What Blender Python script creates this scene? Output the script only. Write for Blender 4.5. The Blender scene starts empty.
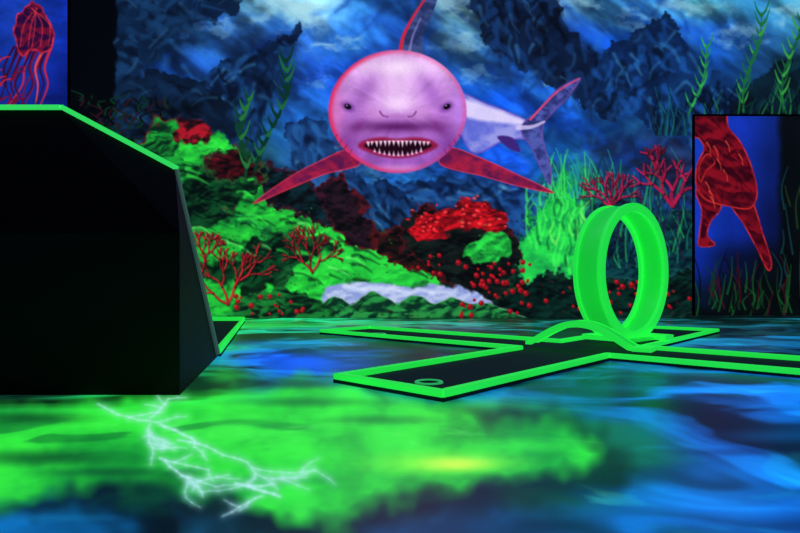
import bpy, math, random
import numpy as np
from mathutils import Vector
random.seed(4)
F=560.0; H=0.35; YH=285.0; YW=F*H/33.0
S=YW/F
def fl(x,y):
    Y=F*H/(y-YH); return ((x-400)/F*Y, Y)
# ---------------------------------------------------------------- noise
def h2(ix,iy,seed):
    n=(ix.astype(np.int64)*374761393+iy.astype(np.int64)*668265263+seed*974711)&0xffffffff
    n=((n^(n>>13))*1274126177)&0xffffffff
    n=n^(n>>16)
    return (n&0xffff)/65535.0
def vn(x,y,seed=0):
    ix=np.floor(x);iy=np.floor(y);fx=x-ix;fy=y-iy
    fx=fx*fx*(3-2*fx);fy=fy*fy*(3-2*fy)
    a=h2(ix,iy,seed);b=h2(ix+1,iy,seed);c=h2(ix,iy+1,seed);d=h2(ix+1,iy+1,seed)
    return (a*(1-fx)+b*fx)*(1-fy)+(c*(1-fx)+d*fx)*fy
def fbm(x,y,seed=0,o=4):
    s=0;a=.5;t=0
    for k in range(o):
        s=s+a*vn(x*2**k+k*17.3,y*2**k-k*9.1,seed+k);t+=a;a*=.55
    return s/t
def ss(a,b,x):
    t=np.clip((x-a)/(b-a),0,1);return t*t*(3-2*t)
def smooth(pts,n=6,closed=True):
    P=[np.array(p,float) for p in pts];N=len(P);out=[]
    rng=range(N) if closed else range(N-1)
    for i in rng:
        if closed: p0,p1,p2,p3=P[i-1],P[i],P[(i+1)%N],P[(i+2)%N]
        else: p0,p1,p2,p3=P[max(i-1,0)],P[i],P[i+1],P[min(i+2,N-1)]
        for k in range(n):
            t=k/n
            out.append(.5*((2*p1)+(-p0+p2)*t+(2*p0-5*p1+4*p2-p3)*t*t+(-p0+3*p1-3*p2+p3)*t**3))
    if not closed: out.append(P[-1])
    return [tuple(p) for p in out]
def inside(pts,x,y):
    r=False
    for k in range(len(pts)):
        ax,ay=pts[k-1];bx,by=pts[k]
        if (ay>y)!=(by>y) and x<(bx-ax)*(y-ay)/(by-ay)+ax: r=not r
    return r
def relief(X,Y,sx,sy,rot,seed,k=1.1,warp=1.2,ridge=True,o=4):
    c,s=math.cos(rot),math.sin(rot)
    u=(X*c+Y*s)/sx;v=(-X*s+Y*c)/sy
    w=fbm(u*.7,v*.7,seed+40,3)
    h=fbm(u+warp*w,v-warp*w,seed,o)
    if ridge: h=1-np.abs(2*h-1)*1.6
    gy,gx=np.gradient(h)
    g=-(gx*.5+gy*.85);g=g/(g.std()+1e-9)
    return .5+.5*np.tanh(g*k)
class Cv:
    def __init__(s,X,Y,reg=True,x0=0,y0=0,st=1):
        s.X=X;s.Y=Y;s.C=np.zeros(X.shape+(3,));s.L=np.zeros(X.shape,int);s.reg=reg;s.x0=x0;s.y0=y0;s.st=st;s.R=None
    def idx(s,a,b,c,d):
        if s.reg:
            h,w=s.X.shape
            i0=max(0,int((a-s.x0)/s.st));i1=min(w,int((c-s.x0)/s.st)+2)
            j0=max(0,int((b-s.y0)/s.st));j1=min(h,int((d-s.y0)/s.st)+2)
            if i1<=i0 or j1<=j0: return None
            return (slice(j0,j1),slice(i0,i1))
        m=np.nonzero((s.X>a)&(s.X<c)&(s.Y>b)&(s.Y<d))
        return m if len(m[0]) else None
    def put(s,i,al,col,lab=None):
        c=np.array(col,float)
        s.C[i]=s.C[i]*(1-al[...,None])+c*al[...,None]
        if lab is not None:
            L=s.L[i];L[al>.5]=lab;s.L[i]=L
    def poly(s,pts,col,soft=2,rough=0,sc=14,rim=None,rimw=8,tex=None,op=1,lab=None,sm=True,seed=1,texs=14,texc=.5,rel=0):
        if sm: pts=smooth(pts)
        P=np.array(pts);p=rough+soft+2
        i=s.idx(P[:,0].min()-p,P[:,1].min()-p,P[:,0].max()+p,P[:,1].max()+p)
        if i is None:return
        X=s.X[i];Y=s.Y[i];X0,Y0=X,Y
        if rough:
            X=X+rough*2*(fbm(X0/sc,Y0/sc,seed+5,3)-.5)*1.6;Y=Y+rough*2*(fbm(X0/sc,Y0/sc,seed+31,3)-.5)*1.6
        d=np.full(X.shape,1e9);ins=np.zeros(X.shape,bool)
        for k in range(len(P)):
            ax,ay=P[k-1];bx,by=P[k]
            vx,vy=bx-ax,by-ay;l=vx*vx+vy*vy+1e-9
            t=np.clip(((X-ax)*vx+(Y-ay)*vy)/l,0,1)
            d=np.minimum(d,(X-ax-t*vx)**2+(Y-ay-t*vy)**2)
            if ay!=by:
                ins^=((ay>Y)!=(by>Y))&(X<(bx-ax)*(Y-ay)/(by-ay)+ax)
        d=np.sqrt(d);sd=np.where(ins,-d,d)
        al=np.clip(.5-sd/soft,0,1)*op
        c=np.ones(X.shape+(3,))*np.array(col,float)
        if tex is not None:
            n=fbm(X0/texs,Y0/texs*1.3,seed+77,4)
            if rel and s.R is not None: n=n*(1-rel)+s.R[i]*rel
            n=ss(.5-texc*.4,.5+texc*.4,n)[...,None]
            c=c*(1-n)+np.array(tex,float)*n
        if rim is not None:
            r=(1-ss(0,rimw,-sd))[...,None]
            if s.R is not None: r=(r*(.35+1.0*s.R[i][...,None])).clip(0,1)
            c=c*(1-r)+np.array(rim,float)*r
        s.put(i,al,c,lab)
    def blob(s,cx,cy,rx,ry,col,op=1,hard=0,lab=None,ang=0):
        R=max(rx,ry)*1.5
        i=s.idx(cx-R,cy-R,cx+R,cy+R)
        if i is None:return
        dx=s.X[i]-cx;dy=s.Y[i]-cy;c_,s_=math.cos(ang),math.sin(ang)
        q=np.sqrt(((dx*c_+dy*s_)/rx)**2+((-dx*s_+dy*c_)/ry)**2)
        al=(1-ss(hard,1.0 if hard else 1.3,q))*op
        s.put(i,al,col,lab)
    def stroke(s,pts,w0,w1,col,soft=1.0,op=1,lab=None,sm=True,glow=0):
        if sm and len(pts)>2: pts=smooth(pts,5,False)
        n=len(pts)-1
        P=np.array(pts);p=max(w0,w1)+soft+1+glow
        i=s.idx(P[:,0].min()-p,P[:,1].min()-p,P[:,0].max()+p,P[:,1].max()+p)
        if i is None:return
        X=s.X[i];Y=s.Y[i];A=np.zeros(X.shape);Gm=np.full(X.shape,1e9)
        for k in range(n):
            (ax,ay),(bx,by)=pts[k],pts[k+1]
            wa=w0+(w1-w0)*k/n;wb=w0+(w1-w0)*(k+1)/n
            vx,vy=bx-ax,by-ay;l=vx*vx+vy*vy+1e-9
            t=np.clip(((X-ax)*vx+(Y-ay)*vy)/l,0,1)
            d=np.sqrt((X-ax-t*vx)**2+(Y-ay-t*vy)**2)
            A=np.maximum(A,np.clip(.5-(d-(wa+(wb-wa)*t)*.5)/soft,0,1));Gm=np.minimum(Gm,d)
        if glow: s.put(i,np.exp(-(Gm/glow*1.6)**2)*op*.28,col)
        s.put(i,A*op,col,lab)
def tree(cv,x,y,a,l,w,dep,col,lab,spread=.55,sh=.78,rnd=random):
    x2=x+math.cos(a)*l;y2=y-math.sin(a)*l
    mx=(x+x2)/2+rnd.uniform(-1,1)*l*.12;my=(y+y2)/2+rnd.uniform(-1,1)*l*.12
    f_=rnd.uniform(.7,1.25);cc=tuple(min(255,q*f_) for q in col)
    cv.stroke([(x+.8,y+1),(mx+.8,my+1),(x2+.8,y2+1)],w+.4,w*.8+.4,(10,6,12),lab=lab,sm=False,op=.5)
    cv.stroke([(x,y),(mx,my),(x2,y2)],w,w*.8,cc,lab=lab,sm=False)
    if dep<=0:return
    for k in range(2 if rnd.random()<.8 else 3):
        da=rnd.uniform(.25,1)*spread*(1 if k%2 else -1)
        if k==2: da=rnd.uniform(-.2,.2)
        tree(cv,x2,y2,a+da,l*sh*rnd.uniform(.75,1.1),max(w*.75,.9),dep-1,col,lab,spread,sh,rnd)
def kelp(cv,x,y0,y1,amp,col,w,lab,leaf=7,lean=0,hi=None):
    n=max(4,int(abs(y0-y1)/9));pts=[]
    for k in range(n+1):
        t=k/n;pts.append((x+lean*t+amp*math.sin(t*5+x),y0+(y1-y0)*t))
    cv.stroke(pts,w,w*.5,col,lab=lab)
    for k in range(1,n+1):
        for sgn in(-1,1):
            px,py=pts[k];L=leaf*random.uniform(.6,1.3)
            cv.stroke([(px,py),(px+sgn*L*.4,py-L*.5),(px+sgn*L*.75,py-L*1.5)],w*1.5,.5,hi if (hi and random.random()<.4) else col,lab=lab)
def gridcol(xs,ys,T,X,Y):
    T=np.array(T,float);fx=np.interp(X,xs,np.arange(len(xs)));fy=np.interp(Y,ys,np.arange(len(ys)))
    ix=np.minimum(fx.astype(int),len(xs)-2);iy=np.minimum(fy.astype(int),len(ys)-2)
    tx=(fx-ix);ty=(fy-iy);tx=(tx*tx*(3-2*tx))[...,None];ty=(ty*ty*(3-2*ty))[...,None]
    return (T[iy,ix]*(1-tx)+T[iy,ix+1]*tx)*(1-ty)+(T[iy+1,ix]*(1-tx)+T[iy+1,ix+1]*tx)*ty
# ---------------------------------------------------------------- mural painting
st=0.85
xx=np.arange(-60,861,st);yy=np.arange(-70,318+st*.5,st)
X,Y=np.meshgrid(xx,yy)
m=Cv(X,Y,True,-60,-70,st)
gx=[110,160,210,260,310,360,410,460,510,560,610,660,710,760,810]
gy=[5,35,65,95,125,155,185,215,245,275,305]
G=[
[(5,8,20),(25,50,80),(18,45,95),(80,140,170),(130,190,205),(50,120,185),(28,80,165),(90,145,165),(18,40,80),(75,130,160),(48,115,170),(48,115,170),(66,145,170),(38,105,150),(66,135,155)],
[(5,8,20),(18,46,84),(30,82,155),(36,84,150),(38,92,172),(38,105,185),(24,66,150),(72,132,168),(15,32,66),(20,55,120),(16,70,168),(26,82,165),(22,72,152),(32,90,155),(32,85,115)],
[(5,8,20),(14,40,90),(28,78,155),(16,40,86),(26,76,180),(20,70,172),(20,60,152),(34,94,172),(26,76,150),(16,42,92),(14,52,152),(16,44,108),(20,72,152),(20,58,105),(20,48,68)],
[(8,15,25),(14,40,78),(14,40,98),(20,58,115),(28,90,185),(20,60,150),(20,60,150),(18,86,198),(18,86,218),(28,94,182),(20,78,180),(20,60,120),(10,40,90),(14,38,68),(14,36,56)],
[(10,20,20),(24,34,26),(12,44,44),(20,70,112),(30,96,182),(20,76,165),(20,76,165),(20,88,206),(20,84,232),(20,78,196),(20,84,158),(28,64,96),(16,34,52),(16,34,52),(16,34,52)],
[(10,30,20),(26,54,28),(26,130,54),(20,54,60),(28,88,164),(38,108,182),(18,68,134),(20,72,168),(20,84,226),(18,82,152),(28,56,112),(30,34,70),(16,26,44),(16,26,44),(16,26,44)],
[(10,50,30),(16,66,34),(16,66,42),(16,52,52),(24,64,98),(18,62,118),(28,94,162),(18,66,138),(20,82,196),(26,130,84),(22,56,86),(30,26,52),(16,26,44),(16,26,44),(16,26,44)],
[(10,70,36),(16,80,40),(16,88,42),(20,150,54),(16,58,42),(16,34,50),(20,66,112),(36,30,50),(20,62,124),(32,155,74),(8,62,76),(8,44,66),(16,26,44),(16,26,44),(16,26,44)],
[(10,70,36),(16,96,40),(24,180,54),(22,110,50),(14,54,26),(22,130,50),(12,44,44),(10,10,12),(12,50,60),(22,105,54),(8,52,60),(8,38,62),(16,26,44),(16,26,44),(16,26,44)],
[(10,70,36),(16,80,40),(22,130,50),(12,44,24),(20,80,38),(30,165,50),(24,110,44),(12,18,20),(12,12,14),(12,42,36),(8,38,44),(8,38,44),(8,26,36),(8,26,36),(8,26,36)],
[(10,60,30),(12,72,36),(16,90,42),(7,26,18),(7,26,18),(12,44,34),(12,44,34),(12,32,28),(10,20,17),(12,30,24),(7,28,30),(7,26,30),(7,22,24),(7,22,24),(7,22,24)],
]
wx=X+40*(fbm(X/38,Y/38,3)-.5);wy=Y+40*(fbm(X/38,Y/38,9)-.5)
m.C=gridcol(gx,gy,G,wx,wy)
Rm=relief(X,Y,50,26,-.5,21,.9,1.4,True,3)
Rf=relief(X,Y,26,15,.2,33,.9,1.2,True,3)
cl=fbm((X*.82+Y*.57)/70+1.2*fbm(X/50,Y/50,5),(-X*.57+Y*.82)/22,27,4)
lo=ss(130,200,Y)
m.R=.45*Rm+.55*Rf
mod=(ss(.25,.75,cl))*(1-lo)+(.5*Rm+.5*Rf)*lo
m.C*=(.6+.85*mod)[...,None]
def sstroke(x,y,ang,L,w,col,soft,op,bend=.25):
    b=random.uniform(-bend,bend)*L
    x2=x+math.cos(ang)*L;y2=y+math.sin(ang)*L
    m.stroke([(x,y),((x+x2)/2-math.sin(ang)*b,(y+y2)/2+math.cos(ang)*b),(x2,y2)],w,w*.3,col,soft=soft,op=op)
for k in range(560):
    x=random.uniform(100,700);y=random.uniform(-20,210)
    c=random.choice([(10,42,125),(12,40,105),(30,104,200),(50,130,205),(18,72,190),(8,22,62)])
    sstroke(x,y,random.choice([.55,.6,.7,2.3,-.2])+random.uniform(-.2,.2),random.uniform(14,50),random.uniform(3,9),c,random.uniform(4,9),random.uniform(.2,.45))
WX=X+26*(fbm(X/20,Y/12,101,4)-.5)*2;WY=Y+18*(fbm(X/20,Y/12,131,4)-.5)*2
for (x,y,a,b,o) in [(300,8,50,17,1),(262,20,18,7,.5),(332,48,24,7,.7),(452,10,30,11,.85),(526,26,16,8,.8),(462,42,26,9,.65),(585,2,32,10,.85),(690,6,42,8,.65),(745,34,28,8,.55),(800,12,36,9,.65),(560,80,22,7,.65),(345,95,8,16,.3),(480,78,22,6,.45),(640,22,24,6,.45),(330,150,20,7,.35),(350,176,26,7,.35),(315,84,8,12,.35),(215,30,24,6,.35)]:
    q=np.sqrt(((WX-x)/a)**2+((WY-y)/b)**2);al=(1-ss(.1,1.3,q))*o*(.6+.4*mod)
    m.put((slice(None),slice(None)),np.clip(al,0,1),(165,214,226))
def cliff(pts,col,mid,hi,seed,ang,op=.92,rough=6,n=60,soft=2.4,hiq=.16):
    m.poly(pts,col,rough=rough,soft=soft,tex=tuple((a+b)/2 for a,b in zip(col,mid)),seed=seed,op=op,texs=26,texc=.8,sc=9)
    xs=[p[0] for p in pts];ys=[p[1] for p in pts]
    for k in range(n):
        for _ in range(20):
            x=random.uniform(min(xs),max(xs));y=random.uniform(max(min(ys),-30),max(ys))
            if inside(pts,x,y):break
        r=random.random();c=hi if r<hiq else (mid if r<.68 else tuple(q*.6 for q in col))
        a=random.choice(ang)+random.uniform(-.28,.28);L=random.uniform(8,26)
        sstroke(x,y,a,L,random.uniform(2.5,9) if r>=hiq else random.uniform(1.2,4.5),c,random.uniform(2,4.5),random.uniform(.4,.75) if r>=hiq else random.uniform(.25,.5),.18)
cliff([(112,-60),(250,-60),(246,-2),(225,20),(180,30),(150,66),(112,95)],(9,24,50),(22,60,104),(60,120,165),3,[2.3,.5],n=90)
cliff([(303,28),(290,50),(272,92),(262,130),(250,172),(205,150),(165,130),(190,88),(225,62),(262,48)],(7,18,42),(20,62,118),(70,145,200),7,[1.9,2.4,.9],n=150)
cliff([(112,95),(150,70),(190,80),(220,96),(240,130),(190,140),(112,130)],(7,15,30),(16,44,80),(40,90,130),8,[.5,2.6],n=70)
cliff([(470,-40),(548,-40),(560,10),(590,50),(640,92),(610,118),(575,105),(540,80),(505,62),(478,30)],(7,15,34),(20,54,108),(60,125,180),9,[.9,1.3,2.2],n=130)
cliff([(590,74),(640,26),(668,16),(690,50),(740,92),(800,110),(800,150),(690,140),(640,118),(600,110)],(8,22,52),(24,78,154),(70,155,210),12,[.8,2.2,1.2],n=150)
cliff([(745,90),(800,60),(870,60),(870,130),(740,125)],(8,16,28),(14,50,66),(30,90,90),13,[1,2.2],n=40)
cliff([(395,192),(420,180),(470,176),(520,186),(540,215),(500,236),(430,215)],(10,28,70),(32,88,160),(96,175,225),15,[.35,.8,2.7],n=110,hiq=.2)
cliff([(336,178),(372,180),(410,196),(408,236),(372,232),(350,206)],(9,22,56),(28,78,140),(86,155,200),17,[.7,1.4],n=70,hiq=.2)
cliff([(285,130),(318,118),(334,150),(356,176),(330,200),(300,180)],(12,32,74),(36,94,160),(110,180,212),18,[.8,1.5],n=60,hiq=.2)
m.poly([(72,-70),(113,-70),(116,60),(112,112),(72,112)],(3,5,11),rough=3,soft=3,seed=2)
for k in range(90):
    x=random.uniform(58,170);y=random.uniform(100,150)
    m.stroke([(x,y),(x+random.uniform(-6,6),y-5),(x+random.uniform(-11,11),y-random.uniform(4,14))],2.6,1,random.choice([(5,8,11),(5,8,11),(10,44,28),(40,16,28)]),lab=None)
# ---- green reef slope
LR=2
def gpatch(p,col=(50,246,68),tex=(12,96,40),seed=None,rough=9,soft=3,texc=.9,texs=24,rel=.32,rim=None,rw=3):
    m.poly(p,col,rough=rough,soft=soft,tex=tex,seed=int(p[0][0]+p[0][1]) if seed is None else seed,lab=LR,texs=texs,texc=texc,rel=rel,rim=rim,rimw=rw)
m.poly([(150,128),(185,122),(215,135),(252,160),(270,176),(262,205),(232,212),(180,200),(140,190)],(7,36,24),rough=8,soft=3,tex=(26,160,54),rim=(110,16,32),rimw=4,seed=20,lab=LR,texs=16,rel=.4)
m.poly([(175,126),(196,116),(212,128),(206,148),(182,146)],(170,22,38),rough=5,soft=2,tex=(30,10,16),seed=22,lab=LR,texs=7,rel=.5)
gpatch([(178,150),(215,140),(240,158),(252,172),(215,178),(186,168)])
gpatch([(176,222),(215,218),(250,224),(262,238),(240,258),(180,266)],texc=1.2)
gpatch([(232,198),(262,188),(300,206),(330,222),(338,240),(300,236),(262,226)],texc=1.0)
gpatch([(318,238),(350,228),(392,243),(432,262),(448,282),(404,285),(360,277),(322,292),(296,276)],texc=1.3,col=(58,252,74),tex=(20,150,50))
gpatch([(200,288),(235,282),(262,292),(330,270),(340,282),(290,312),(200,318)],texc=1.0)
gpatch([(178,264),(205,264),(228,276),(205,284),(178,280)])
gpatch([(300,300),(330,296),(330,318),(280,318)])
for p in [[(185,176),(230,182),(262,190),(230,202),(200,214),(180,212)],[(250,240),(290,240),(300,262),(262,282),(240,276)],[(186,200),(230,214),(226,222),(184,226)],[(296,234),(334,238),(322,258),(292,260)],[(192,268),(232,262),(244,276),(206,286)]]:
    m.poly(p,(3,12,12),rough=8,soft=4,tex=(12,70,36),seed=int(p[0][1]),op=.95,texs=12,rel=.4,texc=.5)
for k in range(110):
    x=random.uniform(182,430);y=150+(x-182)*.42+random.uniform(-8,80)
    if y>300: continue
    L=random.uniform(8,26)
    m.stroke([(x,y),(x+L*.5,y+random.uniform(-1,4)),(x+L,y+L*.42)],random.uniform(1.5,5),.6,random.choice([(120,255,120),(60,245,78),(3,16,14),(3,16,14),(3,16,14),(8,60,30)]),op=.6,soft=2.4)
def rock(pts,seed,rim=(190,22,36),rw=6,col=(5,5,8),tex=(24,40,34),lab=3,rough=6,texs=12,texc=.7):
    m.poly(pts,col,rough=rough,soft=2,tex=tex,rim=rim,rimw=rw,seed=seed,lab=lab,texs=texs,sc=9,rel=.42,texc=texc)
rock([(318,186),(342,178),(362,194),(370,220),(382,244),(360,248),(336,232),(316,214)],41,rim=(90,18,30),tex=(40,20,34))
rock([(262,168),(300,176),(322,196),(330,224),(300,214),(268,200)],42,rim=(60,16,34),tex=(12,44,54))
rock([(205,160),(236,150),(262,162),(268,180),(240,182),(212,176)],43,rim=(30,90,44),tex=(100,16,28))
rock([(370,240),(405,228),(440,238),(470,262),(500,282),(470,292),(430,276),(392,262)],45,rim=(90,18,24),tex=(50,22,22))
rock([(404,246),(408,218),(430,206),(452,208),(478,200),(500,210),(516,236),(524,262),(520,300),(470,300),(430,272)],44,rim=(80,14,24),rw=5,tex=(20,30,28))
m.poly([(406,226),(424,211),(446,211),(470,199),(492,205),(508,222),(500,234),(470,226),(440,238),(414,236)],(228,20,34),rough=5,soft=2,tex=(74,4,12),seed=47,lab=3,texs=8,rel=.45,texc=.8)
for k in range(70):
    x=random.uniform(408,506);y=218+random.uniform(-14,14)-8*math.exp(-((x-475)/20)**2);m.blob(x,y,random.uniform(1.4,3.4),random.uniform(1,2.4),random.choice([(250,36,48),(255,70,70),(90,4,12)]),hard=.3,op=.8)
m.poly([(470,242),(492,232),(512,240),(508,258),(486,262),(466,254)],(46,232,76),rough=6,soft=2.5,tex=(12,96,40),seed=48,lab=3,texs=10,rel=.3,texc=.9)
rock([(520,262),(560,274),(620,278),(690,262),(690,320),(500,320),(505,290)],50,rim=(20,60,40),tex=(10,46,38),col=(4,9,12))
rock([(590,206),(625,200),(655,214),(692,210),(692,270),(620,280),(585,256)],51,rim=(20,80,80),tex=(12,66,72),col=(5,16,30),texs=10)
m.poly([(324,290),(336,284),(356,281),(384,283),(410,287),(440,285),(466,289),(482,296),(490,304),(440,306),(400,302),(360,301),(326,304)],(184,194,230),rough=2.5,soft=2.8,tex=(134,148,208),seed=52,lab=4,texs=9,rel=.4,sc=9)
m.poly([(346,285),(380,286),(410,290),(446,289),(456,292),(400,294),(350,289)],(222,230,250),rough=2,soft=4,op=.65)
hp=[(300,325),(312,316),(322,303),(334,297),(344,301),(352,305),(364,297),(374,292),(386,298),(398,303),(410,296),(422,298),(434,304),(448,298),(460,299),(474,305),(488,303),(500,308),(520,316),(530,325)]
m.poly(hp,(8,44,32),rough=1.5,soft=1.4,tex=(38,140,64),rim=(110,165,130),rimw=1.5,seed=53,texs=8,rel=.6)
m.poly([(240,300),(268,290),(300,292),(326,306),(332,322),(240,322)],(6,20,17),rough=4,soft=2.5,tex=(24,116,48),seed=54,rel=.5)
for k in range(360):
    x=random.uniform(180,690);y=random.uniform(205,316)
    if 322<x<490 and 278<y<304: continue
    m.blob(x,y,random.uniform(1,3),random.uniform(.7,1.8),random.choice([(30,170,60),(8,60,30),(3,6,8),(3,6,8),(100,16,26)]),hard=.2,op=.45,ang=random.uniform(-.6,.6))
# ---- tall green sponge
m.poly([(523,282),(520,252),(528,222),(545,200),(555,186),(570,176),(574,196),(580,214),(590,236),(588,262),(575,276),(552,270)],(42,232,80),rough=6,soft=2.5,tex=(20,150,70),rim=(20,130,70),rimw=5,seed=60,lab=5,texs=12,sc=8,rel=.3,texc=.9)
for k in range(60):
    x=random.uniform(526,586);y=random.uniform(200,276)
    m.stroke([(x,y),(x+random.uniform(-4,4),y-9),(x+random.uniform(-6,6),y-20)],3,.8,random.choice([(126,255,100),(64,245,90),(64,245,90),(42,222,76),(14,96,50)]),lab=5,op=.65,soft=1.8)
for k in range(40):
    x=random.uniform(545,612);L=random.uniform(20,50)
    m.stroke([(x,198),(x+random.uniform(-6,6),198-L*.5),(x+random.uniform(-12,12),198-L)],1.8,.7,random.choice([(40,190,110),(30,150,150),(60,220,90),(10,50,60)]),lab=5,op=.75)
for k in range(110):
    x=random.uniform(586,692);y=random.uniform(185,268);L=random.uniform(16,56)
    m.stroke([(x,y),(x+random.uniform(-7,7),y-L*.5),(x+random.uniform(-13,13),y-L)],2,.7,random.choice([(16,84,116),(26,130,100),(8,30,54),(40,170,84),(50,18,58)]),op=.6)
# ---- kelp
def dk(*a,**k): kelp(m,*a,**k)
dk(262,172,62,7,(8,48,34),3,6,leaf=9,lean=24,hi=(26,96,56))
dk(240,176,100,6,(12,60,34),3,6,leaf=9,lean=10,hi=(34,110,52))
dk(690,116,48,3,(34,130,64),2,7,leaf=7,lean=18,hi=(50,165,70))
dk(745,112,16,5,(24,100,54),2.2,8,leaf=9,lean=12,hi=(50,150,60))
dk(782,112,22,5,(20,84,48),2.2,8,leaf=9,lean=14,hi=(50,150,60))
for k in range(60):
    x=random.uniform(694,860);L=random.uniform(14,44);m.stroke([(x,124),(x+random.uniform(-6,6),124-L*.5),(x+random.uniform(-14,14),124-L)],1.9,.7,random.choice([(12,66,44),(34,130,60),(5,14,20),(5,14,20)]),op=.75)
for k in range(30):
    x=random.uniform(655,694);m.stroke([(x,135),(x+random.uniform(-6,6),118),(x+random.uniform(-12,12),135-random.uniform(18,50))],1.8,.7,random.choice([(14,60,80),(20,100,90),(6,16,32)]),op=.7)
# ---- corals
rn=random.Random(5)
for a in (1.2,1.9,2.5): tree(m,228,304,a,19,2.2,4,(180,28,40),9,.62,.84,rn)
for a in (1.0,1.7,2.3): tree(m,312,272,a,13,1.8,4,(160,24,38),10,.62,.86,rn)
for a in (1.2,1.8): tree(m,205,262,a,10,1.6,4,(180,26,42),9,.6,.8,rn)
for a in (1.57,1.1,2.05,.7,2.5):tree(m,610,206,a,11,2.4,3,(160,26,70),11,.5,.88,rn)
for a in (1.57,1.0,2.2):tree(m,672,206,a,16,4.0,3,(160,26,66),12,.75,.85,rn)
for a in (1.3,1.9): tree(m,655,168,a,9,3,2,(140,22,56),12,.8,.85,rn)
for (x0,x1,y0,y1,n) in [(456,530,262,316,48),(236,306,294,314,18),(545,640,280,316,26),(418,440,255,275,8),(650,690,290,314,8),(480,520,266,300,12)]:
    for k in range(n):
        x=random.uniform(x0,x1);y=random.uniform(y0,y1);r=random.uniform(1.3,3.6)
        m.blob(x,y,r,r,(130,10,22),hard=.6);m.blob(x-r*.2,y-r*.3,r*.5,r*.5,(230,46,54),op=.8)
# ---- SHARK
SH=1
m.R=None
m.poly([(452,94),(488,104),(524,119),(534,130),(528,139),(505,141),(470,152)],(150,150,222),soft=1.6,tex=(92,102,205),rim=(104,76,180),rimw=2.5,seed=70,lab=SH,texs=18)
m.poly([(460,100),(495,109),(528,124),(500,123),(466,117)],(228,214,246),soft=4,op=.85)
m.poly([(497,137),(512,138),(520,152),(508,148)],(60,34,116),soft=1.6,lab=SH)
m.poly([(522,124),(538,110),(556,90),(580,78),(571,94),(556,110),(543,126),(545,148),(551,168),(550,186),(540,168),(531,148),(522,136)],(40,46,108),soft=1.4,rim=(110,70,150),rimw=2.2,tex=(78,88,168),seed=71,lab=SH,texs=7)
m.stroke([(530,120),(556,93),(579,79)],1.8,1,(225,70,110),lab=SH)
m.stroke([(518,128),(532,127),(544,122)],5,2,(210,196,238),op=.8)
m.poly([(398,60),(401,40),(412,18),(430,-8),(440,-14),(434,10),(424,34),(420,60)],(60,78,132),soft=1.3,tex=(34,46,92),seed=72,lab=SH,texs=9)
m.stroke([(400,56),(403,38),(414,16),(432,-10)],4,1.6,(200,34,60),lab=SH)
m.stroke([(409,54),(413,36),(421,18)],3,1,(150,134,200),op=.6)
for P_ in ([(348,150),(322,160),(288,178),(253,204),(288,190),(324,175),(360,165)],[(450,148),(476,156),(512,172),(554,193),(516,186),(484,177),(440,165)]):
    m.poly(P_,(170,28,62),soft=1.2,tex=(74,18,70),rim=(228,50,78),rimw=1.6,seed=int(P_[0][0]),lab=SH,texs=9,texc=.9)
i=m.idx(318,44,478,184);XX=m.X[i];YY=m.Y[i]
dx=(XX-397.5)/69.0;dy=(YY-112)/61.5
asym=np.where(dy>0,1+.10*dy*dy,1+.03*dy*dy);q=(np.abs(dx*asym)**2.03+np.abs(dy)**2.03)**(1/2.03)
al=np.clip((1-q)*60/1.5+.5,0,1)
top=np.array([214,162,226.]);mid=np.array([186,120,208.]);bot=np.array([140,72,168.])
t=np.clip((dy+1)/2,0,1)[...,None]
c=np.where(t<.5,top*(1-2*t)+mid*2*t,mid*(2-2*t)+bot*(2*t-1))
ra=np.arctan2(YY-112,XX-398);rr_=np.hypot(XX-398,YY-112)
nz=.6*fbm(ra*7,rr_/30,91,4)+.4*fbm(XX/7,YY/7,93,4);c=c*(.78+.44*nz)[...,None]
def hlt(cx,cy,a,b,col,o,ang=0):
    global c
    ca,sa=math.cos(ang),math.sin(ang);ux=(XX-cx)*ca+(YY-cy)*sa;uy=-(XX-cx)*sa+(YY-cy)*ca
    g=np.exp(-((ux/a)**2+(uy/b)**2))[...,None]*o;c=c*(1-g)+np.array(col,float)*np.clip(g,0,1)
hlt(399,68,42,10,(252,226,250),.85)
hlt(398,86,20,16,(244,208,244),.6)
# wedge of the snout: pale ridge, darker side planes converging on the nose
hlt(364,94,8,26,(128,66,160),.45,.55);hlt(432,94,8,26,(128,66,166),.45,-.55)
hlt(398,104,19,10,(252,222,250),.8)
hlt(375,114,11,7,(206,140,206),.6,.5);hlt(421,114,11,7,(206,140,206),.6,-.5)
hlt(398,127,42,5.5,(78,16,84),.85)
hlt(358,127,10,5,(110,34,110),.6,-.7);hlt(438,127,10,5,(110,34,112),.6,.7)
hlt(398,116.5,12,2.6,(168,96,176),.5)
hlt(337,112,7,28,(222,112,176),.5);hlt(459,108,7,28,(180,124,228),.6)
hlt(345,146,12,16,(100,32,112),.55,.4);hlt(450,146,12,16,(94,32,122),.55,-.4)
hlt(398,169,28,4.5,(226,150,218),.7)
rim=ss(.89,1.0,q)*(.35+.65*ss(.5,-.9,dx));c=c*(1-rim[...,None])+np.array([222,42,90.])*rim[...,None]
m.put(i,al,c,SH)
B=m.blob
m.stroke([(380,112),(383,116),(388,117)],1.5,.8,(70,10,74),op=.7,soft=1.6);m.stroke([(416,112),(413,116),(408,117)],1.5,.8,(70,10,74),op=.7,soft=1.6)
for s_,ex in((1,348),(-1,447)):
    B(ex,107,8.5,5.5,(74,22,104),op=.75,ang=s_*.5)
    B(ex,107,4.6,3.2,(6,2,14),hard=.55,ang=s_*.45);B(ex-1,105.8,1,.8,(225,190,240),op=.9)
m.poly([(358,146),(366,140),(381,137.5),(398,139),(415,137.5),(430,140),(438,146),(429,152),(413,157),(398,158.5),(383,157),(367,152)],(140,24,66),soft=3)
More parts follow.
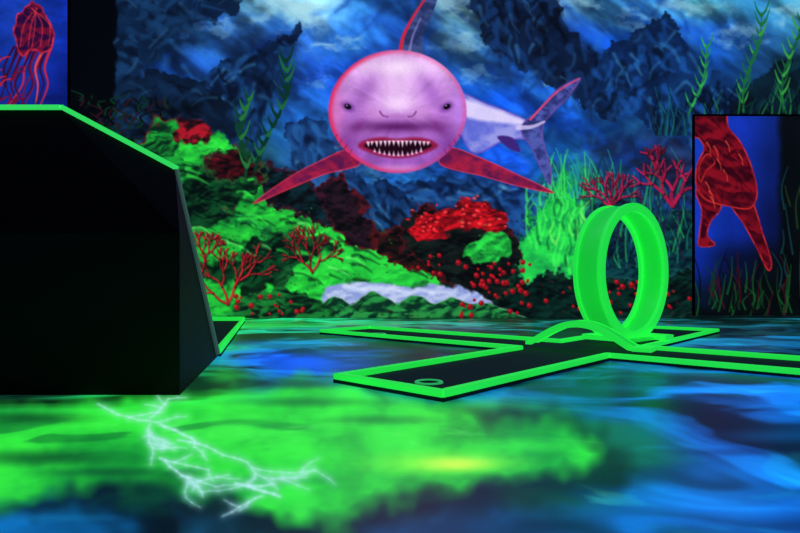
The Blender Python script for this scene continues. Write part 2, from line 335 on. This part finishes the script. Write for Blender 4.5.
m.poly([(364,146),(371,143),(384,141),(398,142.5),(412,141),(425,143),(432,146),(423,150.5),(411,154),(398,155.5),(385,154),(373,150.5)],(28,2,16),soft=1.8)
rt_=random.Random(2)
for k in range(15):
    x=368+k*4.3;y=143-math.cos((k-7)/7*1.57)*1.0;hh=rt_.uniform(3.2,5.6)*(1-.035*abs(k-7))
    m.poly([(x-1.6,y-1.2),(x+1.6,y-1.2),(x+rt_.uniform(-.7,.7),y+hh)],(248,212,238),soft=1.2,sm=False,op=.95)
for k in range(11):
    x=375+k*4.6+rt_.uniform(-.7,.7);y=155.5-(k-5)**2*.16;hh=rt_.uniform(2.6,4.4)
    m.poly([(x-1.4,y+1),(x+1.4,y+1),(x,y-hh)],(232,184,226),soft=1.2,sm=False,op=.95)
for dxx in(-1,1):
    for k in range(4):
        xg=398+dxx*(46+k*5);m.stroke([(xg,150-k*5),(xg+dxx*3,157-k*5),(xg+dxx*0,165-k*6)],1.3,.7,(90,20,92),op=.5)
# ---------------------------------------------------------------- mesh helpers
def lin(C):
    c=np.clip(C/255.0,0,1)
    return np.where(c<=.04045,c/12.92,((c+.055)/1.055)**2.4)
def link(o): bpy.context.scene.collection.objects.link(o);return o
def gridmesh(name,P,C,mask,mat):
    h,w=P.shape[:2]
    j,i=np.nonzero(mask)
    a=j*w+i;q=np.stack([a,a+w,a+w+1,a+1],1)
    used,inv=np.unique(q,return_inverse=True);inv=inv.reshape(-1)
    V=P.reshape(-1,3)[used];col=lin(C.reshape(-1,3)[used])
    me=bpy.data.meshes.new(name);me.vertices.add(len(V));me.vertices.foreach_set('co',V.astype(np.float32).ravel())
    me.loops.add(len(inv));me.loops.foreach_set('vertex_index',inv.astype(np.int32))
    n=len(q);me.polygons.add(n);me.polygons.foreach_set('loop_start',np.arange(n,dtype=np.int32)*4)
    me.update(calc_edges=True)
    at=me.attributes.new('paint','FLOAT_COLOR','POINT')
    at.data.foreach_set('color',np.concatenate([col,np.ones((len(V),1))],1).astype(np.float32).ravel())
    me.materials.append(mat);me.validate()
    return link(bpy.data.objects.new(name,me))
def paintmat(name,em=.85,dif=.25,rough=.6,spec=.2,lo=.95,hi=1.05):
    M=bpy.data.materials.new(name);M.use_nodes=True;nt=M.node_tree;b=nt.nodes['Principled BSDF']
    at=nt.nodes.new('ShaderNodeAttribute');at.attribute_name='paint'
    mx=nt.nodes.new('ShaderNodeMix');mx.data_type='RGBA';mx.blend_type='MULTIPLY';mx.inputs[0].default_value=1
    nt.links.new(at.outputs['Color'],mx.inputs[6]);mx.inputs[7].default_value=(dif,dif,dif,1)
    nt.links.new(mx.outputs[2],b.inputs['Base Color'])
    tc=nt.nodes.new('ShaderNodeTexCoord');no=nt.nodes.new('ShaderNodeTexNoise');no.inputs['Scale'].default_value=40;no.inputs['Detail'].default_value=5
    nt.links.new(tc.outputs['Object'],no.inputs['Vector'])
    mr=nt.nodes.new('ShaderNodeMapRange');mr.inputs[1].default_value=.3;mr.inputs[2].default_value=.7;mr.inputs[3].default_value=em*lo;mr.inputs[4].default_value=em*hi
    nt.links.new(no.outputs['Fac'],mr.inputs[0])
    nt.links.new(at.outputs['Color'],b.inputs['Emission Color']);nt.links.new(mr.outputs[0],b.inputs['Emission Strength'])
    b.inputs['Roughness'].default_value=rough;b.inputs['Specular IOR Level'].default_value=spec
    return M
def mat(name,col,rough=.5,em=None,es=0,spec=.5,noise=.15,scale=12):
    M=bpy.data.materials.new(name);M.use_nodes=True;nt=M.node_tree;b=nt.nodes['Principled BSDF']
    tc=nt.nodes.new('ShaderNodeTexCoord');no=nt.nodes.new('ShaderNodeTexNoise');no.inputs['Scale'].default_value=scale;no.inputs['Detail'].default_value=4
    nt.links.new(tc.outputs['Object'],no.inputs['Vector'])
    cr=nt.nodes.new('ShaderNodeValToRGB');l=lin(np.array(col,float))
    cr.color_ramp.elements[0].position=.3;cr.color_ramp.elements[1].position=.7
    cr.color_ramp.elements[0].color=(*(l*(1-noise)),1);cr.color_ramp.elements[1].color=(*(np.clip(l*(1+noise),0,1)),1)
    nt.links.new(no.outputs['Fac'],cr.inputs[0]);nt.links.new(cr.outputs[0],b.inputs['Base Color'])
    b.inputs['Roughness'].default_value=rough;b.inputs['Specular IOR Level'].default_value=spec
    if em is not None:
        b.inputs['Emission Color'].default_value=(*lin(np.array(em,float)),1);b.inputs['Emission Strength'].default_value=es
    return M
def mesh(name,V,Fc,mt,parent=None):
    me=bpy.data.meshes.new(name);me.from_pydata([tuple(map(float,v)) for v in V],[],Fc);me.materials.append(mt);me.update()
    o=link(bpy.data.objects.new(name,me))
    import bmesh
    bm=bmesh.new();bm.from_mesh(me);bmesh.ops.recalc_face_normals(bm,faces=bm.faces);bm.to_mesh(me);bm.free()
    if parent:o.parent=parent
    return o
def box(name,a,b,mt,parent=None):
    (x0,y0,z0),(x1,y1,z1)=a,b
    V=[(x0,y0,z0),(x1,y0,z0),(x1,y1,z0),(x0,y1,z0),(x0,y0,z1),(x1,y0,z1),(x1,y1,z1),(x0,y1,z1)]
    return mesh(name,V,[(0,3,2,1),(4,5,6,7),(0,1,5,4),(1,2,6,5),(2,3,7,6),(3,0,4,7)],mt,parent)
def prism(name,pts,z0,z1,mt,parent=None):
    n=len(pts);V=[(x,y,z0) for x,y in pts]+[(x,y,z1) for x,y in pts]
    Fc=[tuple(range(n))[::-1],tuple(range(n,2*n))]+[(i,(i+1)%n,n+(i+1)%n,n+i) for i in range(n)]
    return mesh(name,V,Fc,mt,parent)
def empty(name,loc=(0,0,0)):
    o=link(bpy.data.objects.new(name,None));o.location=loc;o.empty_display_size=.1;return o
def bev(o,w=.003,s=2):
    b=o.modifiers.new('bevel','BEVEL');b.width=w;b.segments=s;b.limit_method='ANGLE';return o
def struct(o): o['kind']='structure';return o
def lab(o,l,c):
    o['label']=l;o['category']=c;return o
# ---------------------------------------------------------------- materials
M_mural=paintmat('fluorescent_mural_paint',em=1.04,dif=.3)
M_floor=paintmat('painted_floor',em=1.0,dif=.3,rough=.34,spec=.35)
M_dark=mat('dark_wall_paint',(10,14,24),.8)
M_ceil=mat('black_ceiling',(8,8,12),.9)
M_hole=mat('cup_black',(3,4,5),.8,spec=.1)
M_black=mat('matte_black_laminate',(3,3,4),.9,spec=.03)
M_blackside=mat('black_laminate_body',(10,15,16),.6,spec=.15)
M_neon=mat('neon_green_paint',(40,230,70),.5,em=(34,228,72),es=.82,noise=.1)
M_neon2=mat('neon_green_band',(30,200,60),.45,em=(22,205,58),es=.74,noise=.12)
M_felt=mat('black_green_turf',(6,20,22),.9,noise=.5,scale=60,em=(4,18,22),es=.5)
# ---------------------------------------------------------------- mural objects
P=np.stack([(X-400)*S,np.full(X.shape,YW-.012),H+(YH-Y)*S],-1)
Lq=m.L[:-1,:-1]
struct(box('wall_back',(-6.2,YW,0),(6.2,YW+.15,4.2),M_dark))
mural=gridmesh('wall_mural',P,m.C,Lq==0,M_mural)
lab(mural,'blacklight ocean mural with shark, reef, rocks and kelp covering the wall','mural')
for k,(nm,lb) in {1:('painted_shark','pink grinning great shark with red fins'),2:('painted_reef','glowing green reef slope'),3:('painted_rock','black boulders edged in red'),
   4:('painted_pool','pale lavender sand pool'),5:('painted_sponge','bright green tall sea sponge'),6:('painted_kelp','dark green kelp'),7:('painted_kelp','thin green kelp strand'),
   8:('painted_kelp','leafy green kelp'),9:('painted_coral','dark red branching coral'),10:('painted_coral','red fan coral'),11:('painted_coral','crimson bushy coral'),12:('painted_coral','magenta finger coral')}.items():
    if (Lq==k).any():
        o=gridmesh(nm,P,m.C,Lq==k,M_mural);o.parent=mural;o['label']=lb
# ---- side panels
def panel(name,x0,x1,y0,y1,fn,label,cname,clabel,off=.03,st=.8):
    a,b=np.meshgrid(np.arange(x0,x1+.01,st),np.arange(y0,y1+.01,st));c=Cv(a,b,True,x0,y0,st);fn(c)
    Pp=np.stack([(a-400)*S,np.full(a.shape,YW-off),H+(YH-b)*S],-1);Lp=c.L[:-1,:-1]
    o=gridmesh(name,Pp,c.C,Lp==0,M_mural);lab(o,label,'wall panel')
    ch=gridmesh(cname,Pp,c.C,Lp==1,M_mural);ch.parent=o;ch['label']=clabel
    X0,X1=(a.min()-400)*S,(a.max()-400)*S;Z0,Z1=H+(YH-b.max())*S,H+(YH-b.min())*S
    bk=box('backing_board',(X0,YW-off+.002,Z0),(X1,YW-.013,Z1),M_dark,o)
    t=.018
    for q in [((X0-t,YW-off-.01,Z0),(X0,YW-.013,Z1+t)),((X1,YW-off-.01,Z0),(X1+t,YW-.013,Z1+t)),((X0,YW-off-.01,Z1),(X1,YW-.013,Z1+t))]:
        box('frame_edge',q[0],q[1],M_hole,o)
    return o
def right(c):
    X,Y=c.X,c.Y
    n=fbm(X/20,Y/26,5,4);R=relief(X,Y,30,14,.8,55,1.0,o=3)
    c.C=gridcol([692,735,772,782,830,870],[115,170,230,262,300,318],[
     [(22,64,200),(20,52,180),(14,38,124),(8,12,20),(10,20,28),(8,12,20)],[(20,62,195),(18,48,170),(12,30,104),(6,10,16),(10,24,32),(8,12,20)],
     [(18,56,185),(14,40,145),(10,20,74),(6,10,14),(10,24,28),(8,12,20)],[(12,40,145),(8,16,52),(8,12,24),(5,8,12),(8,16,18),(8,12,20)],
     [(8,20,44),(6,12,18),(5,8,10),(5,8,10),(5,8,10),(8,12,20)],[(5,8,10)]*6],X+8*(n-.5),Y)*(.8+.3*n)[...,None]
    rr=random.Random(8)
    for k in range(90):
        x=rr.uniform(692,870);y=318-rr.uniform(0,30);L=rr.uniform(14,50)
        c.stroke([(x,y),(x+rr.uniform(-6,6),y-L*.5),(x+rr.uniform(-8,8),y-L)],2,.7,rr.choice([(14,54,26),(64,14,26),(4,6,8),(20,84,34),(4,6,8)]),op=.8)
    for k in range(50):
        x=rr.uniform(776,868);y=rr.uniform(150,300);L=rr.uniform(20,60)
        c.stroke([(x,y),(x+rr.uniform(-4,4),y-L*.5),(x+rr.uniform(-8,8),y-L)],1.8,.7,rr.choice([(34,66,26),(74,22,30),(20,66,76),(5,8,12)]),op=.75)
    c.R=R
    def T(p): return [((x-697)*1.1+692,(y-117)*1.1+109) for x,y in p]
    red=(130,13,30);kw=dict(soft=1.3,tex=(48,4,18),rim=(215,46,44),rimw=2,lab=1,texs=9,texc=.8,rel=.4)
    c.poly(T([(742,184),(752,204),(760,230),(768,256),(764,264),(754,244),(742,222),(730,202)]),red,seed=6,**kw)
    c.poly(T([(704,182),(722,192),(722,208),(713,220),(710,232),(717,241),(702,242),(702,230),(704,210),(699,194)]),red,seed=8,**kw)
    c.poly(T([(697,142),(696,122),(704,112),(718,112),(727,120),(729,134),(740,148),(750,170),(755,194),(748,208),(728,206),(708,200),(699,186),(700,168),(706,154),(702,145)]),red,seed=9,**kw)
    c.poly(T([(710,158),(703,166),(701,178),(704,184),(709,174),(717,166)]),red,seed=10,**kw)
    for k in range(26):
        x,y=T([(rr.uniform(708,742),rr.uniform(130,200))])[0]
        if (x-700)>(y-120)*.75+12: continue
        c.stroke([(x,y),(x+3,y+5),(x+4,y+11)],1.8,.6,rr.choice([(240,84,60),(50,3,16),(50,3,16)]),op=.6)
panel('creature_panel',693,866,117,316,right,'dark framed blue panel painted with a red sea creature','painted_creature','dark red upright reptile-like sea creature')
def left(c):
    X,Y=c.X,c.Y;n=fbm(X/26,Y/14,65,4)
    c.C=gridcol([-40,20,72],[-60,20,104],[[(10,24,100),(16,42,150),(12,34,130)],[(14,36,140),(24,64,185),(16,46,165)],[(12,30,120),(16,46,155),(10,26,112)]],X,Y)*(.6+.7*n)[...,None]
    rr=random.Random(3);c.R=relief(X,Y,24,14,.6,65,1.0,o=3)
    for k in range(13):
        x=16+k*3.1
        c.stroke([(x,48),(x-7+rr.uniform(-5,4),68),(x-8+rr.uniform(-10,6),86),(x-14+rr.uniform(-8,8),106)],2.6,1,rr.choice([(200,34,52),(110,16,56),(225,70,66),(50,10,46)]),lab=1)
    c.poly([(24,10),(36,4),(48,14),(55,30),(54,46),(46,56),(34,52),(24,58),(17,44),(16,24)],(110,16,50),rough=2,soft=1.5,tex=(36,10,56),rim=(220,44,60),rimw=2.5,seed=4,lab=1,texs=7,sc=8,rel=.4)
    for k in range(8):
        c.stroke([(36+rr.uniform(-3,3),10),(26+k*3.6,26),(22+k*4,48)],1.2,.8,rr.choice([(230,60,70),(40,8,44)]),op=.6)
    for k in range(20):
        x=rr.uniform(-30,16);y=rr.uniform(60,110);c.stroke([(x,y),(x+6,y-8),(x+14,y-10)],2,1,rr.choice([(190,32,52),(110,14,46)]),lab=1)
panel('jellyfish_panel',-40,70,-60,112,left,'blue panel painted with a red jellyfish on the wall','painted_jellyfish','red jellyfish with trailing tentacles')
# ---------------------------------------------------------------- floor
def nonuni(a,b,n,k):
    t=np.linspace(-1,1,n);x=np.sinh(k*t)/math.sinh(k);return np.where(x<0,-x*a,x*b)
fx=nonuni(-6.2,6.2,1100,3.4)
fy=np.concatenate([np.linspace(-1.2,.55,30)[:-1],.55*(YW/.55)**np.linspace(0,1,560)])
FX,FY=np.meshgrid(fx,fy)
Yc=np.maximum(FY,.3);PX=400+F*FX/Yc;PY=YH+F*H/Yc
f=Cv(PX,PY,False)
ax=[0,100,200,300,400,500,600,700,800];ay=[320,340,360,380,400,420,440,460,480,500,530]
T=[
[(10,60,40),(10,80,50),(26,190,80),(24,165,84),(22,120,80),(16,100,70),(10,60,60),(10,64,66),(10,54,60)],
[(10,60,40),(10,80,50),(24,160,70),(14,100,130),(10,50,70),(8,50,70),(8,66,90),(10,84,110),(10,74,110)],
[(10,60,40),(10,80,50),(16,90,90),(10,74,220),(8,34,80),(8,56,100),(10,66,110),(10,76,130),(10,64,120)],
[(10,60,40),(15,90,50),(16,140,70),(8,44,120),(8,56,110),(10,105,165),(10,95,160),(10,100,180),(12,90,170)],
[(8,40,26),(26,165,56),(42,222,60),(30,155,68),(12,98,84),(8,82,132),(8,70,132),(8,84,172),(10,76,162)],
[(20,150,56),(46,222,64),(52,238,68),(50,234,62),(44,212,66),(26,152,76),(8,78,137),(8,64,132),(10,95,186)],
[(26,165,60),(40,202,60),(58,240,74),(50,242,62),(58,248,62),(48,240,62),(14,102,90),(8,60,132),(10,90,176)],
[(18,110,60),(26,150,58),(58,240,84),(50,240,62),(76,252,62),(50,240,62),(12,88,78),(8,80,156),(10,90,176)],
[(8,90,86),(14,108,60),(40,206,68),(46,224,62),(40,200,62),(16,104,52),(6,42,70),(10,102,186),(10,86,176)],
[(8,78,115),(10,62,82),(14,90,58),(20,130,58),(8,56,44),(8,48,70),(8,85,150),(12,110,200),(10,86,176)],
[(8,78,134),(8,88,148),(8,47,71),(8,37,45),(8,60,103),(12,96,165),(14,112,205),(12,102,196),(10,75,164)]]
wn=fbm(FX*2.2,FY*2.2,5,4)-.5;wm=fbm(FX*2.2,FY*2.2,45,4)-.5
persp=np.clip((PY-YH)/200,.1,1)
f.C=gridcol(ax,ay,T,PX+150*wn*persp,PY+60*wm*persp)
q1=fbm(FX*1.5,FY*2.0,301,3);q2=fbm(FX*1.5+5,FY*2.0+3,311,3)
sw=fbm(FX*1.9+3.2*q1,FY*2.6+3.2*q2,321,4)
sw2=fbm(FX*3.4+5*q2,FY*4.4-5*q1,331,4)
outg=np.maximum(ss(560,660,PX+60*wn),np.maximum(1-ss(393,420,PY),ss(500,524,PY+20*wn)))
f.C*=(.62+.75*sw)[...,None]
f.C*=(1-.55*ss(.54,.38,sw)*outg)[...,None]
f.C+=(ss(.52,.70,sw)*outg)[...,None]*np.array([6,34,52])
f.C+=(ss(.58,.74,sw2)*outg)[...,None]*np.array([5,34,26])
f.poly([(-60,512),(60,502),(150,516),(240,532),(340,536),(430,522),(520,504),(610,490),(628,458),(600,428),(500,402),(360,392),(420,420),(500,470),(300,500),(100,480)],(4,20,32),rough=12,sc=40,soft=24,op=.75)
f.poly([(-60,426),(40,410),(110,399),(160,394),(230,384),(330,393),(420,404),(500,412),(566,430),(598,456),(580,475),(530,486),(474,486),(410,500),(340,518),(262,513),(210,498),(140,488),(60,490),(-40,504),(-80,470)],(52,240,64),rough=14,sc=38,soft=22,tex=(20,150,54),op=.94,seed=9,texs=60,texc=.75)
for (x,y,rx,ry,c,o) in [(440,463,90,14,(150,255,60),.8),(455,464,42,8,(215,255,80),.85),(330,455,120,28,(60,250,64),.4),(230,430,90,16,(74,250,84),.45),(40,458,90,10,(6,56,36),.65),(30,418,70,8,(6,46,28),.65),(150,498,70,7,(8,60,60),.6),(520,446,70,9,(60,250,70),.6),(110,472,80,6,(8,70,44),.6),(380,420,70,6,(12,96,42),.5),(300,402,90,6,(8,80,44),.5),(420,498,60,7,(8,66,50),.5),(300,480,60,6,(12,110,50),.35),
    (300,362,60,9,(10,84,250),.75),(262,344,50,5,(20,120,200),.6),(260,325,90,4,(44,225,90),.8),(360,323,60,3,(36,190,90),.7),(300,352,40,3,(4,12,20),.6),(290,384,70,6,(6,24,70),.5),(225,376,26,9,(34,200,70),.6),(560,398,80,8,(10,130,190),.4),(630,388,90,6,(14,150,205),.3),(720,474,80,12,(14,116,220),.35),(660,504,80,14,(18,120,220),.35),(780,436,70,9,(14,120,210),.35),(700,412,50,6,(5,24,60),.45),(740,452,70,5,(5,28,78),.4),
    (560,340,60,3,(12,90,100),.5),(680,326,90,3,(20,130,120),.4),(60,518,70,5,(16,110,160),.5)]:
    f.blob(x,y,rx,ry,c,op=o)
ing=(1-outg)*ss(400,430,PY)
dkp=ss(.50,.38,sw)*ing;f.C=f.C*(1-.45*dkp[...,None])+np.array([8,84,44])*.45*dkp[...,None]
br=ss(.58,.72,sw2)*ing;f.C=f.C*(1-.3*br[...,None])+np.array([110,255,110])*.3*br[...,None]
W=(185,238,245)
rl=random.Random(11)
def bolt(x,y,ang,L,w,dep):
    px,py=x,y
    for k in range(int(L)):
        st_=rl.uniform(5,9);ang+=rl.uniform(-.5,.5);nx=px+math.cos(ang)*st_*1.5;ny=py+math.sin(ang)*st_*.75
        f.stroke([(px,py),(nx,ny)],w,w*.92,W,soft=2.0,glow=7,op=.66,sm=False);w*=.93
        if dep>0 and rl.random()<.34: bolt(nx,ny,ang+rl.choice([-1,1])*rl.uniform(.6,1.1),L*.5,w*.65,dep-1)
        px,py=nx,ny
bolt(98,404,.75,7,1.4,1);bolt(150,418,-1.3,4,1.4,1)
bolt(160,424,.9,6,2.5,1);bolt(150,424,1.9,7,1.3,2)
bolt(178,440,.25,12,1.7,2);bolt(160,458,.45,9,2.3,2);bolt(236,484,.3,5,3.4,1);bolt(262,496,2.6,5,1.8,1)
FP=np.stack([FX,FY,np.zeros(FX.shape)],-1)
fo=gridmesh('floor',FP[::-1],f.C[::-1],np.ones((FX.shape[0]-1,FX.shape[1]-1),bool),M_floor);struct(fo)
struct(box('wall_left',(-6.35,-1.2,0),(-6.2,YW+.15,4.2),M_dark));struct(box('wall_right',(6.2,-1.2,0),(6.35,YW+.15,4.2),M_dark))
struct(box('ceiling',(-6.35,-1.2,4.2),(6.35,YW+.15,4.3),M_ceil))
# ---------------------------------------------------------------- cross-shaped golf lane
C0=np.array([.60,2.925]);U1=np.array([.738,-.675]);U2=np.array([.675,.738])
def W2(a,b): return tuple(C0+a*U1+b*U2)
def lane(root,poly,rw=.032,zb=.012,zr=.034,lipout=True):
    n=len(poly);A=0
    for i in range(n):
        A+=poly[i-1][0]*poly[i][1]-poly[i][0]*poly[i-1][1]
    if A<0: poly=poly[::-1]
    P=[np.array(p) for p in poly];inn=[]
    for i in range(n):
        d1=P[i]-P[i-1];d1/=np.linalg.norm(d1);d2=P[(i+1)%n]-P[i];d2/=np.linalg.norm(d2)
        n1=np.array([-d1[1],d1[0]]);n2=np.array([-d2[1],d2[0]])
        bb=(n1+n2);bb/=(1+n1@n2);inn.append(P[i]+bb*rw)
    b=prism('board',[tuple(p) for p in P],0,zb,M_felt,root)
    for i in range(n):
        j=(i+1)%n
        r=prism('rail',[tuple(P[i]),tuple(P[j]),tuple(inn[j]),tuple(inn[i])],zb,zr,M_neon,root);bev(r,.004)
M_cup=mat('cup_ring_paint',(30,110,70),.5,em=(34,170,90),es=.85)
def cup(root,x,y,r,z=.012):
    V=[];Fc=[];n=40
    for k in range(n):
        a=2*math.pi*k/n;c,s=math.cos(a),math.sin(a)
        V+=[(x+c*r,y+s*r,z),(x+c*r*.97,y+s*r*.97,z+.005),(x+c*r*.74,y+s*r*.74,z+.005),(x+c*r*.72,y+s*r*.72,z)]
    for k in range(n):
        a=k*4;b=((k+1)%n)*4
        Fc+=[(a,b,b+1,a+1),(a+1,b+1,b+2,a+2),(a+2,b+2,b+3,a+3)]
    o=mesh('cup_ring',V,Fc,M_cup,root)
    V=[(x+math.cos(2*math.pi*k/n)*r*.72,y+math.sin(2*math.pi*k/n)*r*.72,z+.001) for k in range(n)]
    h=mesh('cup_hole',V,[tuple(range(n))],M_hole,root)
L1=empty('golf_lane',(0,0,0))
lab(L1,'cross-shaped black turf golf lane edged with neon green rails','golf lane')
lane(L1,[W2(0,0),W2(0,-1.244),W2(.5,-1.244),W2(.5,0),W2(1.9,0),W2(1.9,.5),W2(.5,.5),W2(.5,2.0),W2(0,2.0),W2(0,.5),W2(-1.59,.5),W2(-1.59,0)])
cup(L1,.10,1.94,.05);cup(L1,-.15,3.86,.055)
L2=empty('golf_lane',(0,0,0));lab(L2,'straight golf lane with thin green rail beside the black block','golf lane')
a=fl(219,357);b=fl(245,322)
lane(L2,[(a[0],a[1]+.03),b,(-2.8,b[1]),(-2.4,a[1]+.03)],rw=.02,zb=.012,zr=.05)
# ---------------------------------------------------------------- loop
az=math.radians(50);T_=np.array([math.sin(az),math.cos(az)]);N_=np.array([-T_[1],T_[0]])
ZL=.035
cx,cy=1.305,3.27;R=.386;wd=.14;zc=.018+R
loop=empty('golf_loop',(cx,cy,ZL));lab(loop,'upright neon green golf loop ring standing on the lane','golf obstacle')
def band(name,prof,mt,seg=128):
    V=[];Fc=[];k=len(prof)
    for i in range(seg):
        t=2*math.pi*i/seg
        for (r,w) in prof:
            p=T_*(r*math.cos(t))+N_*w
            V.append((p[0],p[1],zc-.012+r*math.sin(t)))
    for i in range(seg):
        for q in range(k):
            Fc.append((i*k+q,((i+1)%seg)*k+q,((i+1)%seg)*k+(q+1)%k,i*k+(q+1)%k))
    o=mesh(name,V,Fc,mt,loop)
    for p_ in o.data.polygons:p_.use_smooth=True
    bev(o,.002);return o
band('band',[(R-.004,-wd/2+.006),(R-.004,wd/2-.006),(R-.022,wd/2-.006),(R-.022,-wd/2+.006)],M_neon2)
for s_ in(-1,1):
    a0=s_*(wd/2-.008);b0=s_*(wd/2+.014)
    band('edge_trim',[(R+.006,a0),(R+.006,b0),(R-.044,b0),(R-.044,a0)],M_neon)
def obox(name,c,du,dv,hu,hv,z0,z1,mt,par):
    c=np.array(c);q=[tuple(c+du*a*hu+dv*b*hv) for a,b in((-1,-1),(1,-1),(1,1),(-1,1))]
    return bev(prism(name,q,z0,z1,mt,par),.003)
obox('base_plate',(.03,-.02),T_,N_,.15,.11,0.0,.016,M_neon2,loop)
obox('base_foot',(.17,.0),T_,N_,.05,.10,0.0,.03,M_neon,loop)
obox('base_foot',(-.14,-.04),T_,N_,.05,.10,0.0,.03,M_neon,loop)
# ---- arched ramp strip
arch=empty('golf_ramp',(0,0,ZL));lab(arch,'curved neon green arch ramp strip before the loop','golf obstacle')
pa=np.array([.70,3.02]);pb=np.array([1.16,2.70]);dd=(pb-pa)/np.linalg.norm(pb-pa);LL=np.linalg.norm(pb-pa);nn=np.array([-dd[1],dd[0]])
def strip(name,half,off,th,mt,lift=0,scale=1):
    V=[];Fc=[];N=36
    for k in range(N+1):
        t=k/N;hh=.118*(math.sin(math.pi*min(1,t*1.02))**1.15)+.012+lift
        c=pa+dd*(t*LL)+nn*off
        for (o_,z) in((-half,hh),(half,hh),(half,max(hh-th,0.001)),(-half,max(hh-th,0.001))):
            q=c+nn*o_;V.append((q[0],q[1],z))
    for k in range(N):
        for j in range(4): Fc.append((k*4+j,k*4+4+j,k*4+4+(j+1)%4,k*4+(j+1)%4))
    Fc+= [(0,1,2,3),(N*4+3,N*4+2,N*4+1,N*4)]
    return mesh(name,V,Fc,mt,arch)
strip('ramp_surface',.05,.0,.010,M_neon2)
strip('ramp_edge',.007,-.055,.034,M_neon,.006);strip('ramp_edge',.007,.055,.03,M_neon,.004)
obox('ramp_foot',tuple(pb+nn*0+dd*.02),dd,nn,.045,.08,0,.02,M_neon,arch)
# ---------------------------------------------------------------- black block with green trimmed hood
def rearp(x,y,Y=2.72): return ((x-400)/F*Y,Y,H+(YH-y)/F*Y)
blk=empty('golf_tunnel',(-1.9,2.2,0));lab(blk,'black angular golf tunnel block with neon green top edge','golf obstacle')
def off(o):
    o.location=(1.9,-2.2,0);return o
rb=(-.889,2.72,0);rm=rearp(175,170);rt=rearp(62,110)
cxm=-1.95
mir=lambda p:(2*cxm-p[0],p[1],p[2])
fz=.515;f0=(-.70,1.78,0);f1=(-.70,1.78,fz)
low=mesh('lower_body',[f0,mir(f0),mir(f1),f1,rb,mir(rb),mir(rm),rm],[(0,1,2,3),(0,3,7,4),(1,5,6,2),(0,4,5,1),(4,7,6,5),(3,2,6,7)],M_blackside,blk);off(low)
up=mesh('hood',[f1,mir(f1),mir(rm),mir(rt),rt,rm],[(0,1,3,4),(0,4,5),(1,2,3),(5,4,3,2),(0,5,2,1)],M_black,blk);off(up)
def bar(name,p,q,w,d,mt,par):
    p=Vector(p);q=Vector(q);a=(q-p).normalized();n=Vector((0,1,0));s=a.cross(n).normalized()
    if s.z<0:s=-s
    V=[]
    for e in(p,q):
        for (i,j) in((0,0),(1,0),(1,1),(0,1)): V.append(e+s*w*(i)+n*(d*j-d/2))
    return off(mesh(name,V,[(0,1,2,3),(7,6,5,4),(0,4,5,1),(1,5,6,2),(2,6,7,3),(3,7,4,0)],mt,par))
M_edge=mat('neon_green_hood_edge',(60,240,110),.5,em=(50,225,95),es=.85)
bar('edge_trim',rt,mir(rt),.020,.04,M_edge,blk)
bar('edge_trim',rm,rt,.024,.04,M_edge,blk);bar('edge_trim',mir(rt),mir(rm),.024,.04,M_edge,blk)
M_side=mat('side_edge_dull_green',(60,90,80),.5,em=(60,104,90),es=.4)
bar('side_trim',(rb[0],rb[1],.01),rm,.012,.03,M_side,blk)
# ---------------------------------------------------------------- lights
def area(n,loc,rot,size,e,c):
    d=bpy.data.lights.new(n,'AREA');d.energy=e;d.color=c;d.shape='RECTANGLE';d.size=size[0];d.size_y=size[1]
    o=link(bpy.data.objects.new(n,d));o.location=loc;o.rotation_euler=rot;return o
area('blacklight_and_fill',(0,3.2,4.0),(0,0,0),(6,.6),40,(.36,.40,1))
area('blacklight_and_fill',(-2.2,.4,3.2),(math.radians(30),0,0),(2,.5),7,(.6,.85,.9))  # weak fill added to grey the black block's front face, no real tube
area('blacklight_and_fill',(2.5,.8,3.6),(math.radians(25),0,0),(2,.5),11,(.4,.6,1))
w=bpy.data.worlds.new('w');bpy.context.scene.world=w;w.use_nodes=True;w.node_tree.nodes['Background'].inputs[0].default_value=(.004,.008,.02,1)
cam=bpy.data.cameras.new('cam');co=link(bpy.data.objects.new('cam',cam));co.location=(0,0,H);co.rotation_euler=(math.pi/2,0,0)
cam.sensor_width=36;cam.lens=F/800*36;cam.shift_y=(YH-266.5)/800;cam.clip_start=.02
cam.dof.use_dof=True;cam.dof.focus_distance=4.2;cam.dof.aperture_fstop=7
bpy.context.scene.camera=co
try: bpy.context.scene.view_settings.view_transform='Standard'
except Exception: pass
